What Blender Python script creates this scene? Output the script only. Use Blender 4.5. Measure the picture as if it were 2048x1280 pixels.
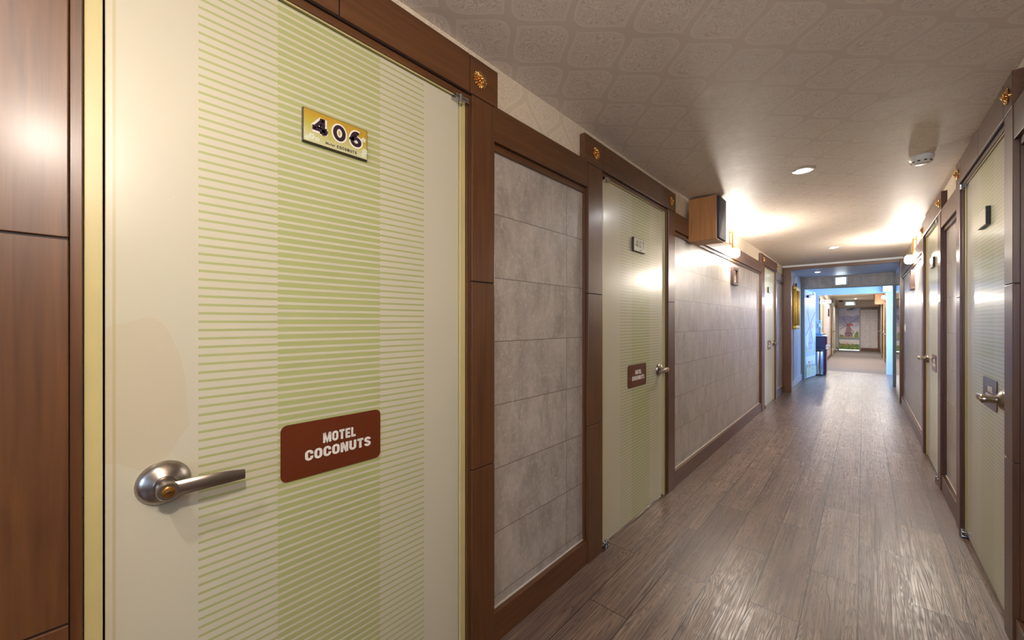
import bpy, bmesh, math, random
from mathutils import Vector, Matrix
random.seed(4)
for o in list(bpy.data.objects): bpy.data.objects.remove(o)
scn = bpy.context.scene
COL = scn.collection

# ------------------------------------------------------------------ camera, exposure, world
cam_d = bpy.data.cameras.new('camera'); cam = bpy.data.objects.new('camera', cam_d); COL.objects.link(cam)
cam_d.sensor_width = 36; cam_d.lens = 775/2048*36; cam_d.shift_y = 5/2048; cam_d.clip_start = .02
cam.location = (0, 0, 1.25); cam.rotation_euler = (math.pi/2, 0, math.atan(703/775))
scn.camera = cam
scn.view_settings.view_transform = 'Standard'; scn.view_settings.look = 'None'
scn.view_settings.gamma = 1; scn.view_settings.use_curve_mapping = False
scn.view_settings.exposure = 0.6
w = bpy.data.worlds.new('world'); scn.world = w; w.use_nodes = True
w.node_tree.nodes['Background'].inputs[0].default_value = (.5, .65, .9, 1)
w.node_tree.nodes['Background'].inputs[1].default_value = 0.0
K = 1.0                                        # overall lamp level
DOWN_W, SCONCE_E, WINDOW_E = 20*K, 470*K, 18*K

XL, XR = -1.085, .455                          # wall planes of the near corridor
CZ = 2.265                                     # ceiling

# ------------------------------------------------------------------ helpers
def s2l(c): return c/12.92 if c <= .04045 else ((c+.055)/1.055)**2.4
def rgb(r, g, b): return (s2l(r/255), s2l(g/255), s2l(b/255), 1)
def box(bm, x0, x1, y0, y1, z0, z1, bev=0, seg=2, mat=0):
    x0, x1 = sorted((x0, x1)); y0, y1 = sorted((y0, y1)); z0, z1 = sorted((z0, z1))
    r = bmesh.ops.create_cube(bm, size=1)
    vs = r['verts']
    for v in vs: v.co = Vector((x0+(v.co.x+.5)*(x1-x0), y0+(v.co.y+.5)*(y1-y0), z0+(v.co.z+.5)*(z1-z0)))
    fs = set(f for v in vs for f in v.link_faces)
    for f in fs: f.material_index = mat
    if bev:
        es = set(e for v in vs for e in v.link_edges)
        bmesh.ops.bevel(bm, geom=list(es), offset=bev, segments=seg, profile=.5, affect='EDGES', material=-1)
def obj(name, bm, mat, parent=None, smooth=False, **tags):
    me = bpy.data.meshes.new(name); bm.normal_update(); bm.to_mesh(me); bm.free()
    if not isinstance(mat, (list, tuple)): mat = [mat]
    for m in mat: me.materials.append(m)
    if smooth:
        for p in me.polygons: p.use_smooth = True
        try: me.set_sharp_from_angle(angle=math.radians(38))
        except Exception: pass
    o = bpy.data.objects.new(name, me); COL.objects.link(o)
    if parent: o.parent = parent
    for k, v in tags.items(): o[k] = v
    return o
def thing(name, label, cat, loc, rz=0, group=None, kind=None):
    o = bpy.data.objects.new(name, None); COL.objects.link(o); o.empty_display_size = .05
    o.location = loc; o.rotation_euler = (0, 0, rz); o['label'] = label; o['category'] = cat
    if group: o['group'] = group
    if kind: o['kind'] = kind
    return o
def copy_tree(o, parent=None):
    c = o.copy(); COL.objects.link(c)
    if parent: c.parent = parent
    for ch in [x for x in bpy.data.objects if x.parent == o and x != c]: copy_tree(ch, c)
    return c
def struct(name, bm, mat, label=None, cat=None, **k):
    o = obj(name, bm, mat, kind='structure', **k)
    if label: o['label'] = label; o['category'] = cat
    return o
def lathe(bm, prof, n=32, M=None, mat=0):
    """prof = [(r, z)], spun about z, then transformed by M"""
    M = M or Matrix(); rings = []
    for r, z in prof:
        if r < 1e-6: rings.append([bm.verts.new(M @ Vector((0, 0, z)))])
        else: rings.append([bm.verts.new(M @ Vector((r*math.cos(2*math.pi*k/n), r*math.sin(2*math.pi*k/n), z))) for k in range(n)])
    for a, b in zip(rings, rings[1:]):
        for k in range(n):
            k2 = (k+1) % n
            if len(a) == 1 and len(b) == 1: continue
            if len(a) == 1: f = bm.faces.new((a[0], b[k], b[k2]))
            elif len(b) == 1: f = bm.faces.new((a[k], b[0], a[k2]))
            else: f = bm.faces.new((a[k], b[k], b[k2], a[k2]))
            f.material_index = mat
    for ring, fl in ((rings[0], 0), (rings[-1], 1)):
        if len(ring) > 1:
            f = bm.faces.new(ring if fl else ring[::-1]); f.material_index = mat
def tube(bm, pts, r, n=12, mat=0):
    pts = [Vector(p) for p in pts]
    rr = r if isinstance(r, (list, tuple)) else [r]*len(pts)
    rings = []
    for i, p in enumerate(pts):
        d = (pts[min(i+1, len(pts)-1)]-pts[max(i-1, 0)]).normalized()
        up = Vector((0, 0, 1)) if abs(d.z) < .9 else Vector((1, 0, 0))
        a = d.cross(up).normalized(); b = a.cross(d)
        rings.append([bm.verts.new(p+rr[i]*(math.cos(2*math.pi*k/n)*a+math.sin(2*math.pi*k/n)*b)) for k in range(n)])
    for A, B in zip(rings, rings[1:]):
        for k in range(n):
            f = bm.faces.new((A[k], A[(k+1) % n], B[(k+1) % n], B[k])); f.material_index = mat
    bm.faces.new(rings[0][::-1]).material_index = mat; bm.faces.new(rings[-1]).material_index = mat
def prism(bm, poly, y0, y1, mat=0):
    """poly in (x, z), extruded along y"""
    a = [bm.verts.new((x, y0, z)) for x, z in poly]; b = [bm.verts.new((x, y1, z)) for x, z in poly]
    n = len(poly)
    fs = [bm.faces.new(a), bm.faces.new(b[::-1])]+[bm.faces.new((a[i], b[i], b[(i+1) % n], a[(i+1) % n])) for i in range(n)]
    for f in fs: f.material_index = mat
def rrect(x0, x1, z0, z1, r, n=6):
    out = []
    for cx, cz, a0 in ((x1-r, z1-r, 0), (x0+r, z1-r, 90), (x0+r, z0+r, 180), (x1-r, z0+r, 270)):
        for k in range(n+1):
            a = math.radians(a0+90*k/n); out.append((cx+r*math.cos(a), cz+r*math.sin(a)))
    return out
def BM(): return bmesh.new()
def arc(cx, cy, rx, ry, a0, a1, n=12): return [(cx+rx*math.cos(math.radians(a0+(a1-a0)*k/n)), cy+ry*math.sin(math.radians(a0+(a1-a0)*k/n))) for k in range(n+1)]
GL = {  # glyphs as strokes on a unit-high grid: (width, [(closed, path), ...]), centre lines inset for a .2 stroke
 'M': (.80, [(0, [(.1, 0), (.1, 1)]), (0, [(.13, 1), (.40, .12), (.67, 1)]), (0, [(.7, 1), (.7, 0)])]),
 'O': (.62, [(1, arc(.31, .68, .21, .22, 0, 180)+arc(.31, .32, .21, .22, 180, 360))]),
 'T': (.56, [(0, [(0, .9), (.56, .9)]), (0, [(.28, .9), (.28, 0)])]),
 'E': (.50, [(0, [(.1, 0), (.1, 1)]), (0, [(.1, .9), (.5, .9)]), (0, [(.1, .5), (.45, .5)]), (0, [(.1, .1), (.5, .1)])]),
 'L': (.48, [(0, [(.1, 0), (.1, 1)]), (0, [(.1, .1), (.48, .1)])]),
 'C': (.62, [(0, [(.52, .60)]+arc(.31, .68, .21, .22, 0, 180)+arc(.31, .32, .21, .22, 180, 360)+[(.52, .40)])]),
 'N': (.66, [(0, [(.1, 0), (.1, 1)]), (0, [(.14, 1), (.52, 0)]), (0, [(.56, 0), (.56, 1)])]),
 'U': (.62, [(0, [(.1, 1)]+arc(.31, .32, .21, .22, 180, 360)+[(.52, 1)])]),
 'S': (.60, [(0, arc(.3, .71, .2, .19, 0, 200)+[(.22, .56), (.4, .44)]+arc(.3, .29, .2, .19, 20, -180))]),
 'o': (.60, [(1, arc(.3, .35, .2, .25, 0, 360)[:-1])]),
 't': (.42, [(0, [(.2, .95), (.2, 0)]), (0, [(0, .65), (.4, .65)])]),
 'e': (.60, [(0, [(.12, .36), (.5, .36)]+arc(.3, .35, .2, .25, 0, 310))]),
 'l': (.28, [(0, [(.14, 0), (.14, 1)])]),
 '4': (.90, [(0, [(.64, 0), (.64, 1)]), (0, [(.60, .93), (.08, .29)]), (0, [(.0, .26), (.90, .26)])]),
 '0': (.80, [(1, arc(.40, .5, .28, .39, 0, 360, 28)[:-1])]),
 '6': (.80, [(1, arc(.42, .33, .25, .22, 0, 360, 24)[:-1]), (0, arc(.46, .44, .30, .45, 65, 190, 14))]),
 '7': (.70, [(0, [(.0, .9), (.62, .9), (.62, .86)]), (0, [(.60, .92), (.24, 0)])]),
 ' ': (.35, [])}
def text(name, body, x, z, y, height, mat, parent, th=.2, sx=1, extr=.0006, gap=.12, shear=0, **tags):
    """lettering in strokes on a face that looks along local -y; (x, z) is its centre"""
    bm = BM(); W = sum(GL[c][0] for c in body)+gap*(len(body)-1); cx = 0
    def P(p): return Vector((x+(p[0]-W/2+shear*(p[1]-.5))*height*sx, z+(p[1]-.5)*height))
    for c in body:
        wd, strokes = GL[c]
        for closed, path in strokes:
            pts = [P((a+cx, b)) for a, b in path]; n = len(pts); L_, R_ = [], []
            for i, p in enumerate(pts):
                a = pts[i-1] if (i or closed) else p; b = pts[(i+1) % n] if (i < n-1 or closed) else p
                d0 = (p-a).normalized() if (p-a).length else (b-p).normalized(); d1 = (b-p).normalized() if (b-p).length else d0
                n0 = Vector((-d0.y, d0.x)); n1 = Vector((-d1.y, d1.x)); m = (n0+n1)
                m = m.normalized() if m.length > .1 else n0
                k = th*height/2/max(.5, m.dot(n0)); kx = Vector((m.x*k*sx, m.y*k))
                L_.append(p+kx); R_.append(p-kx)
            idx = list(range(n))+([0] if closed else [])
            for i, j in zip(idx, idx[1:]):
                prism(bm, [(L_[i].x, L_[i].y), (L_[j].x, L_[j].y), (R_[j].x, R_[j].y), (R_[i].x, R_[i].y)], y, y-extr)
        cx += wd+gap
    bmesh.ops.recalc_face_normals(bm, faces=list(bm.faces))
    return obj(name, bm, mat, parent, **tags)

# ------------------------------------------------------------------ materials
def new_mat(name):
    m = bpy.data.materials.new(name); m.use_nodes = True
    return m, m.node_tree.nodes, m.node_tree.links, m.node_tree.nodes['Principled BSDF']
def nd(nt, typ, **k):
    n = nt.new(typ)
    for a, b in k.items(): setattr(n, a, b)
    return n
def mth(N, L, op, a, b=None, c=None):
    n = N.new('ShaderNodeMath'); n.operation = op
    for i, v in enumerate((a, b, c)):
        if v is None: continue
        if isinstance(v, (int, float)): n.inputs[i].default_value = v
        else: L.new(v, n.inputs[i])
    return n.outputs[0]
def mix(N, L, fac, a, b, blend='MIX'):
    n = N.new('ShaderNodeMix'); n.data_type = 'RGBA'; n.blend_type = blend
    if isinstance(fac, (int, float)): n.inputs[0].default_value = fac
    else: L.new(fac, n.inputs[0])
    for i, v in ((6, a), (7, b)):
        if isinstance(v, tuple): n.inputs[i].default_value = v
        else: L.new(v, n.inputs[i])
    return n.outputs[2]
def ramp(N, L, fac, stops):
    n = N.new('ShaderNodeValToRGB'); L.new(fac, n.inputs[0])
    while len(n.color_ramp.elements) > len(stops): n.color_ramp.elements.remove(n.color_ramp.elements[-1])
    while len(n.color_ramp.elements) < len(stops): n.color_ramp.elements.new(.5)
    for e, (p, c) in zip(n.color_ramp.elements, stops):
        e.position = p; e.color = c if isinstance(c, tuple) else (c, c, c, 1)
    return n.outputs[0]
def coords(N, L, scale=(1, 1, 1), loc=(0, 0, 0), kind='Object'):
    tc = N.new('ShaderNodeTexCoord'); mp = N.new('ShaderNodeMapping'); L.new(tc.outputs[kind], mp.inputs[0])
    mp.inputs['Scale'].default_value = scale; mp.inputs['Location'].default_value = loc
    return mp.outputs[0]
def noise(N, L, vec, scale, detail=4, rough=.5, dist=0):
    n = N.new('ShaderNodeTexNoise'); L.new(vec, n.inputs['Vector'])
    n.inputs['Scale'].default_value = scale; n.inputs['Detail'].default_value = detail
    n.inputs['Roughness'].default_value = rough; n.inputs['Distortion'].default_value = dist
    return n.outputs['Fac']
def bump(N, L, P, h, strength=.2, dist=.002):
    b = N.new('ShaderNodeBump'); b.inputs['Strength'].default_value = strength; b.inputs['Distance'].default_value = dist
    L.new(h, b.inputs['Height']); L.new(b.outputs[0], P.inputs['Normal']); return b
def plain(name, c, rough=.5, metal=0, spec=.5, coat=0, var=.06, nscale=30, bmp=0):
    m, N, L, P = new_mat(name)
    v = coords(N, L)
    f = noise(N, L, v, nscale)
    dark = tuple(x*(1-var) for x in c[:3])+(1,); light = tuple(min(1, x*(1+var)) for x in c[:3])+(1,)
    L.new(mix(N, L, f, dark, light), P.inputs['Base Color'])
    P.inputs['Roughness'].default_value = rough; P.inputs['Metallic'].default_value = metal
    P.inputs['Specular IOR Level'].default_value = spec; P.inputs['Coat Weight'].default_value = coat
    if bmp: bump(N, L, P, f, bmp)
    return m
def glow(name, c, s):
    m, N, L, P = new_mat(name)
    P.inputs['Base Color'].default_value = c; P.inputs['Emission Color'].default_value = c
    P.inputs['Emission Strength'].default_value = s
    return m
def wood(name, c1, c2, axis, rough=.4, coat=.25, sc=1.0):
    m, N, L, P = new_mat(name)
    s = {'x': (1.2, 26, 26), 'y': (26, 1.2, 26), 'z': (26, 26, 1.2)}[axis]
    v = coords(N, L, tuple(a*sc for a in s))
    f = noise(N, L, v, 2.2, 6, .55, .6)
    v2 = coords(N, L, tuple(a*sc*5 for a in s)); g = noise(N, L, v2, 3, 3, .6)
    col = mix(N, L, ramp(N, L, f, [(.3, 0.), (.7, 1.)]), c1, c2)
    col = mix(N, L, mth(N, L, 'MULTIPLY', g, .35), col, tuple(x*.45 for x in c1[:3])+(1,))
    L.new(col, P.inputs['Base Color']); P.inputs['Roughness'].default_value = rough
    P.inputs['Coat Weight'].default_value = coat; P.inputs['Coat Roughness'].default_value = .22
    bump(N, L, P, noise(N, L, coords(N, L), 25, 2), .06, .002)
    return m
WV = wood('stained_wood_vertical', rgb(82, 48, 23), rgb(110, 69, 35), 'z')
WH = wood('stained_wood_lengthwise', rgb(82, 48, 23), rgb(110, 69, 35), 'y')
WX = wood('stained_wood_crosswise', rgb(82, 48, 23), rgb(110, 69, 35), 'x')
WDARK = plain('groove_dark', rgb(34, 18, 12), .6)
CAULK = plain('caulk', rgb(196, 190, 180), .5)

def tile_mat(name, base, dark, light):
    m, N, L, P = new_mat(name)
    tc = N.new('ShaderNodeTexCoord'); sp = N.new('ShaderNodeSeparateXYZ'); L.new(tc.outputs['Object'], sp.inputs[0])
    along = mth(N, L, 'ADD', sp.outputs['Y'], sp.outputs['X'])
    cmb = N.new('ShaderNodeCombineXYZ'); L.new(along, cmb.inputs[0]); L.new(sp.outputs['Z'], cmb.inputs[1])
    br = N.new('ShaderNodeTexBrick'); br.offset = 0; br.squash = 1
    mp = N.new('ShaderNodeMapping'); L.new(cmb.outputs[0], mp.inputs[0]); mp.inputs['Location'].default_value = (-(1.597-1.085)+2.4, -.16+.2535*4, 0)
    L.new(mp.outputs[0], br.inputs['Vector'])
    br.inputs['Scale'].default_value = 1; br.inputs['Brick Width'].default_value = 1.2; br.inputs['Row Height'].default_value = .2535
    br.inputs['Mortar Size'].default_value = .0014; br.inputs['Mortar Smooth'].default_value = .1
    br.inputs['Color1'].default_value = (.3, .3, .3, 1); br.inputs['Color2'].default_value = (.7, .7, .7, 1)
    # each panel shifts its own clouding
    v = coords(N, L, (9, 9, 4.0)); ad = N.new('ShaderNodeVectorMath'); ad.operation = 'MULTIPLY_ADD'
    L.new(br.outputs['Color'], ad.inputs[0]); ad.inputs[1].default_value = (9, 9, 9); L.new(v, ad.inputs[2])
    f1 = noise(N, L, ad.outputs[0], 1.1, 6, .62, .3)
    f2 = noise(N, L, coords(N, L, (12, 12, 2.2)), 2.0, 5, .6, .8)
    f3 = noise(N, L, coords(N, L), 55, 5, .7)
    col = mix(N, L, ramp(N, L, f1, [(.3, 0.), (.72, 1.)]), dark, base)
    col = mix(N, L, ramp(N, L, f2, [(.56, 0.), (.75, .75)]), col, dark)
    col = mix(N, L, ramp(N, L, f3, [(.5, 0.), (.8, .55)]), col, light)
    wv = N.new('ShaderNodeTexNoise'); L.new(coords(N, L, (1, 1, .55)), wv.inputs['Vector']); wv.inputs['Scale'].default_value = 14
    wv.inputs['Detail'].default_value = 6; wv.inputs['Distortion'].default_value = 2.5
    vein = mth(N, L, 'LESS_THAN', mth(N, L, 'ABSOLUTE', mth(N, L, 'SUBTRACT', wv.outputs['Fac'], .56)), .006)
    patch = ramp(N, L, noise(N, L, coords(N, L), 7, 2), [(.52, 0.), (.6, .5)])
    col = mix(N, L, mth(N, L, 'MULTIPLY', vein, patch), col, light)
    col = mix(N, L, br.outputs['Fac'], col, rgb(92, 82, 76))
    L.new(col, P.inputs['Base Color']); P.inputs['Roughness'].default_value = .34; P.inputs['Specular IOR Level'].default_value = .45
    bump(N, L, P, mth(N, L, 'SUBTRACT', f3, br.outputs['Fac']), .12, .0012)
    return m
TILE = tile_mat('grey_stone_panel', rgb(186, 177, 168), rgb(146, 136, 128), rgb(214, 206, 198))
TILE_PALE = tile_mat('pale_stone_panel', rgb(206, 200, 200), rgb(180, 172, 172), rgb(222, 218, 216))

def paper(name, base, line, ua, va, wave=.0, contrast=1):
    """damask wallpaper: an ogee net with scrollwork inside each cell"""
    m, N, L, P = new_mat(name)
    tc = N.new('ShaderNodeTexCoord'); sp = N.new('ShaderNodeSeparateXYZ'); L.new(tc.outputs['Object'], sp.inputs[0])
    u = mth(N, L, 'DIVIDE', sp.outputs[ua], .27); v = mth(N, L, 'DIVIDE', sp.outputs[va], .32)
    c = mth(N, L, 'MULTIPLY', mth(N, L, 'COSINE', mth(N, L, 'MULTIPLY', v, 2*math.pi)), .235)
    def dist(e): return mth(N, L, 'ABSOLUTE', mth(N, L, 'SUBTRACT', mth(N, L, 'FRACT', e), .5))
    da = dist(mth(N, L, 'SUBTRACT', u, c)); db = dist(mth(N, L, 'ADD', mth(N, L, 'ADD', u, c), .5))
    d = mth(N, L, 'MINIMUM', da, db)
    net = ramp(N, L, d, [(.0, .75), (.055, .75), (.07, 0.)])
    # a thin second line following the net
    ring = ramp(N, L, d, [(.085, 0.), (.1, .5), (.115, 0.)])
    # scrolls inside the cells
    n = N.new('ShaderNodeTexNoise'); L.new(tc.outputs['Object'], n.inputs['Vector']); n.inputs['Scale'].default_value = 20
    n.inputs['Detail'].default_value = 1.0; n.inputs['Distortion'].default_value = 1.6
    sc = mth(N, L, 'FRACT', mth(N, L, 'MULTIPLY', n.outputs['Fac'], 9))
    scroll = mth(N, L, 'MULTIPLY', ramp(N, L, sc, [(.3, 0.), (.42, 1.), (.72, 1.), (.84, 0.)]), ramp(N, L, d, [(.1, 0.), (.13, 1.)]))
    pat = mth(N, L, 'MAXIMUM', mth(N, L, 'MAXIMUM', net, ring), scroll)
    fine = noise(N, L, coords(N, L), 260, 2)
    col = mix(N, L, mth(N, L, 'MULTIPLY', pat, contrast), base, line)
    col = mix(N, L, mth(N, L, 'MULTIPLY', fine, .12), col, rgb(150, 135, 120))
    L.new(col, P.inputs['Base Color'])
    # the printed pattern is a little glossier than the ground
    L.new(mth(N, L, 'MULTIPLY_ADD', pat, -.1, .62), P.inputs['Roughness']); P.inputs['Specular IOR Level'].default_value = .5
    h = mth(N, L, 'ADD', mth(N, L, 'MULTIPLY', fine, .25), mth(N, L, 'MULTIPLY', pat, .25))
    b1 = bump(N, L, P, h, .5, .001)
    if wave:
        b2 = N.new('ShaderNodeBump'); b2.inputs['Strength'].default_value = wave; b2.inputs['Distance'].default_value = .03
        lf = noise(N, L, coords(N, L, (1.0, 1.6, 1)), 2.6, 3, .45)
        L.new(lf, b2.inputs['Height']); L.new(b2.outputs[0], b1.inputs['Normal'])
    return m
CEIL = paper('ceiling_wallpaper', rgb(232, 220, 205), rgb(212, 196, 180), 'X', 'Y', .14, 1)
PAPER = paper('wall_wallpaper', rgb(222, 210, 190), rgb(206, 190, 168), 'Y', 'Z', 0, 1)

def floor_mat():
    m, N, L, P = new_mat('grey_brown_plank_floor')
    tc = N.new('ShaderNodeTexCoord'); sp = N.new('ShaderNodeSeparateXYZ'); L.new(tc.outputs['Object'], sp.inputs[0])
    cmb = N.new('ShaderNodeCombineXYZ')
    L.new(mth(N, L, 'ADD', sp.outputs['Y'], -2.465+9.3), cmb.inputs[0])
    L.new(mth(N, L, 'ADD', sp.outputs['X'], .018+1.8), cmb.inputs[1])
    br = N.new('ShaderNodeTexBrick'); L.new(cmb.outputs[0], br.inputs['Vector']); br.offset = .5
    br.inputs['Scale'].default_value = 1; br.inputs['Brick Width'].default_value = .93; br.inputs['Row Height'].default_value = .18
    br.inputs['Mortar Size'].default_value = .0021; br.inputs['Mortar Smooth'].default_value = 0
    br.inputs['Color1'].default_value = (0, 0, 0, 1); br.inputs['Color2'].default_value = (1, 1, 1, 1)
    off = N.new('ShaderNodeVectorMath'); off.operation = 'MULTIPLY_ADD'
    L.new(br.outputs['Color'], off.inputs[0]); off.inputs[1].default_value = (3, 7, 5)
    L.new(coords(N, L, (16, .65, 1)), off.inputs[2])
    f1 = noise(N, L, off.outputs[0], 1.0, 3, .5, .5)                     # broad tone in each plank
    # long cathedral grain lines
    g = mth(N, L, 'FRACT', mth(N, L, 'MULTIPLY', f1, 30))
    lines = ramp(N, L, g, [(.0, 1.), (.28, 0.), (.7, 0.), (1., 1.)])
    off2 = N.new('ShaderNodeVectorMath'); off2.operation = 'MULTIPLY_ADD'
    L.new(br.outputs['Color'], off2.inputs[0]); off2.inputs[1].default_value = (5, 2, 3)
    L.new(coords(N, L, (130, 1.6, 1)), off2.inputs[2]); f2 = noise(N, L, off2.outputs[0], 1.2, 5, .65)
    f3 = noise(N, L, coords(N, L, (2.2, 1.2, 1)), 2.0, 4, .6)            # worn and reddish patches
    tone = mix(N, L, br.outputs['Color'], rgb(122, 99, 84), rgb(162, 139, 120))
    tone = mix(N, L, ramp(N, L, f3, [(.35, 0.), (.7, .55)]), tone, rgb(112, 80, 64))
    tone = mix(N, L, ramp(N, L, f1, [(.35, .5), (.6, 0.)]), tone, rgb(86, 68, 60))
    tone = mix(N, L, mth(N, L, 'MULTIPLY', lines, .85), tone, rgb(72, 55, 46))
    tone = mix(N, L, ramp(N, L, f2, [(.42, 0.), (.62, .75)]), tone, rgb(70, 53, 46))
    knots = N.new('ShaderNodeTexVoronoi'); L.new(coords(N, L, (2.6, 1.1, 1)), knots.inputs['Vector']); knots.inputs['Scale'].default_value = 1.6
    kn = ramp(N, L, knots.outputs['Distance'], [(.0, .8), (.035, .7), (.06, 0.)])
    tone = mix(N, L, kn, tone, rgb(52, 38, 32))
    tone = mix(N, L, br.outputs['Fac'], tone, rgb(24, 16, 13))
    L.new(tone, P.inputs['Base Color'])
    r = mth(N, L, 'MULTIPLY_ADD', noise(N, L, coords(N, L, (6, 6, 1)), 2.5, 5, .65), .3, .17)
    L.new(mth(N, L, 'MULTIPLY_ADD', lines, .1, r), P.inputs['Roughness'])
    h = mth(N, L, 'ADD', mth(N, L, 'MULTIPLY', f2, .4), mth(N, L, 'ADD', mth(N, L, 'MULTIPLY', lines, -.5), mth(N, L, 'MULTIPLY', br.outputs['Fac'], -1.2)))
    b1 = bump(N, L, P, h, .3, .0012)
    b2 = N.new('ShaderNodeBump'); b2.inputs['Strength'].default_value = .12; b2.inputs['Distance'].default_value = .01
    L.new(noise(N, L, coords(N, L), 9, 2), b2.inputs['Height']); L.new(b2.outputs[0], b1.inputs['Normal'])
    return m
FLOOR = floor_mat()
CREAM = rgb(203, 197, 174); GREEN = rgb(172, 176, 118)
def leaf_mat(name, s, stain=False):
    """cream painted leaf with bands of thin and thick green stripes; s = the four band edges in the door's own x"""
    m, N, L, P = new_mat(name)
    tc = N.new('ShaderNodeTexCoord'); sp = N.new('ShaderNodeSeparateXYZ'); L.new(tc.outputs['Object'], sp.inputs[0])
    x, z = sp.outputs['X'], sp.outputs['Z']
    def inside(a, b): return mth(N, L, 'MULTIPLY', mth(N, L, 'GREATER_THAN', x, a), mth(N, L, 'LESS_THAN', x, b))
    fr = mth(N, L, 'FRACT', mth(N, L, 'DIVIDE', z, .01864))
    thin = mth(N, L, 'LESS_THAN', fr, .30); thick = mth(N, L, 'LESS_THAN', mth(N, L, 'FRACT', mth(N, L, 'ADD', mth(N, L, 'DIVIDE', z, .01864), .18)), .66)
    outer = mth(N, L, 'MULTIPLY', thin, mth(N, L, 'ADD', inside(s[0], s[1]), inside(s[2], s[3])))
    inner = mth(N, L, 'MULTIPLY', thick, inside(s[1], s[2]))
    k = mth(N, L, 'MAXIMUM', outer, inner)
    base = mix(N, L, noise(N, L, coords(N, L), 3, 4), CREAM, tuple(a*.95 for a in CREAM[:3])+(1,))
    if stain:  # tan water mark beside the handle edge
        dx = mth(N, L, 'DIVIDE', mth(N, L, 'SUBTRACT', x, .07), .085); dz = mth(N, L, 'DIVIDE', mth(N, L, 'SUBTRACT', z, 1.1), .17)
        rr = mth(N, L, 'ADD', mth(N, L, 'MULTIPLY', dx, dx), mth(N, L, 'MULTIPLY', dz, dz))
        rr = mth(N, L, 'ADD', rr, mth(N, L, 'MULTIPLY', noise(N, L, coords(N, L), 9, 2), 1.0))
        base = mix(N, L, mth(N, L, 'MULTIPLY', mth(N, L, 'LESS_THAN', rr, 1.4), .36), base, rgb(194, 176, 142))
        base = mix(N, L, mth(N, L, 'MULTIPLY', inside(.038, .0425), .6), base, rgb(186, 170, 118))
    col = mix(N, L, k, base, GREEN)
    # fine light scratches
    sc = noise(N, L, coords(N, L, (60, 1, 7)), 3, 3, .6, 3)
    col = mix(N, L, ramp(N, L, sc, [(.73, 0.), (.76, .35)]), col, rgb(236, 232, 214))
    L.new(col, P.inputs['Base Color']); P.inputs['Roughness'].default_value = .3
    P.inputs['Coat Weight'].default_value = .35; P.inputs['Coat Roughness'].default_value = .17
    bump(N, L, P, noise(N, L, coords(N, L), 5, 2), .08, .004)
    return m
JAMB = plain('cream_jamb_paint', rgb(198, 184, 128), .35, coat=.3, var=.12, nscale=9)
STEEL = plain('brushed_nickel', rgb(168, 158, 148), .28, 1, var=.05)
CHROME = plain('polished_metal', rgb(190, 190, 192), .15, 1)
BRASS = plain('brass', rgb(214, 160, 80), .22, 1)
GOLD = plain('gilt', rgb(230, 180, 108), .2, 1, var=.15)
GOLDFR = plain('gilt_frame', rgb(200, 160, 70), .35, .8, var=.2, nscale=120, bmp=.4)
BLACK = plain('black_plastic', rgb(26, 26, 32), .35)
BLACKG = plain('black_glass', rgb(10, 11, 14), .06, coat=1)
WHITE = plain('white_plastic', rgb(226, 224, 218), .4)
OFFW = plain('white_lettering', rgb(232, 226, 216), .4)
SIGNB = plain('brown_sign', rgb(98, 42, 16), .3, coat=.25)
DKWOOD = wood('dark_frame_wood', rgb(48, 28, 22), rgb(68, 42, 33), 'z')
SPKW = wood('speaker_cherry_veneer', rgb(206, 146, 84), rgb(182, 116, 60), 'z', .4, .1)
PAINTB = plain('pale_painted_wall', rgb(170, 178, 192), .35, var=.05, nscale=8)
PAINTW = plain('white_painted_wall', rgb(206, 212, 220), .45, var=.04, nscale=4)
CARPET = plain('brown_grey_carpet', rgb(112, 104, 104), .8, var=.2, nscale=200, bmp=.3)
GREYM = plain('grey_painted_steel', rgb(138, 146, 140), .4)
NAVY = plain('dark_navy_side', rgb(34, 42, 84), .3)
MAROON = plain('maroon_front', rgb(104, 22, 52), .2, coat=.5)

# ------------------------------------------------------------------ lamps (light first: the large emitters)
lens_mat = glow('downlight_lens', (1, .98, .95, 1), 30*K)
shade_mat = glow('lit_glass_shade', (1, .91, .80, 1), SCONCE_E)
ROOT = {}
def point_light(parent, loc, watt, col, r):
    d = bpy.data.lights.new('lamp_light', 'SPOT'); d.energy = watt; d.color = col; d.shadow_soft_size = r
    d.spot_size = math.radians(168); d.spot_blend = .6
    o = bpy.data.objects.new('lamp_light', d); COL.objects.link(o); o.parent = parent; o.location = loc
    return o
def downlight(x, y, z, label, watt, col=(1, .97, .93), group='recessed ceiling downlights'):
    t = thing('ceiling_downlight', label, 'ceiling light', (x, y, z), 0, group)
    bm = BM(); lathe(bm, [(.036, -.001), (.052, -.006), (.058, -.003), (.06, .0), (.036, .0)], 40)
    obj('trim_ring', bm, WHITE, t, True)
    bm = BM(); lathe(bm, [(0, -.012), (.02, -.0105), (.034, -.005), (.036, -.0012)], 32)
    obj('lens', bm, lens_mat, t, True)
    point_light(t, (0, 0, -.018), watt, col, .03)
    return t
def wall_loc(side, d, y, z): return ((XL+d) if side == 'L' else (XR-d), y, z)
RZ = {'L': math.pi/2, 'R': -math.pi/2, 'F': 0}
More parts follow.
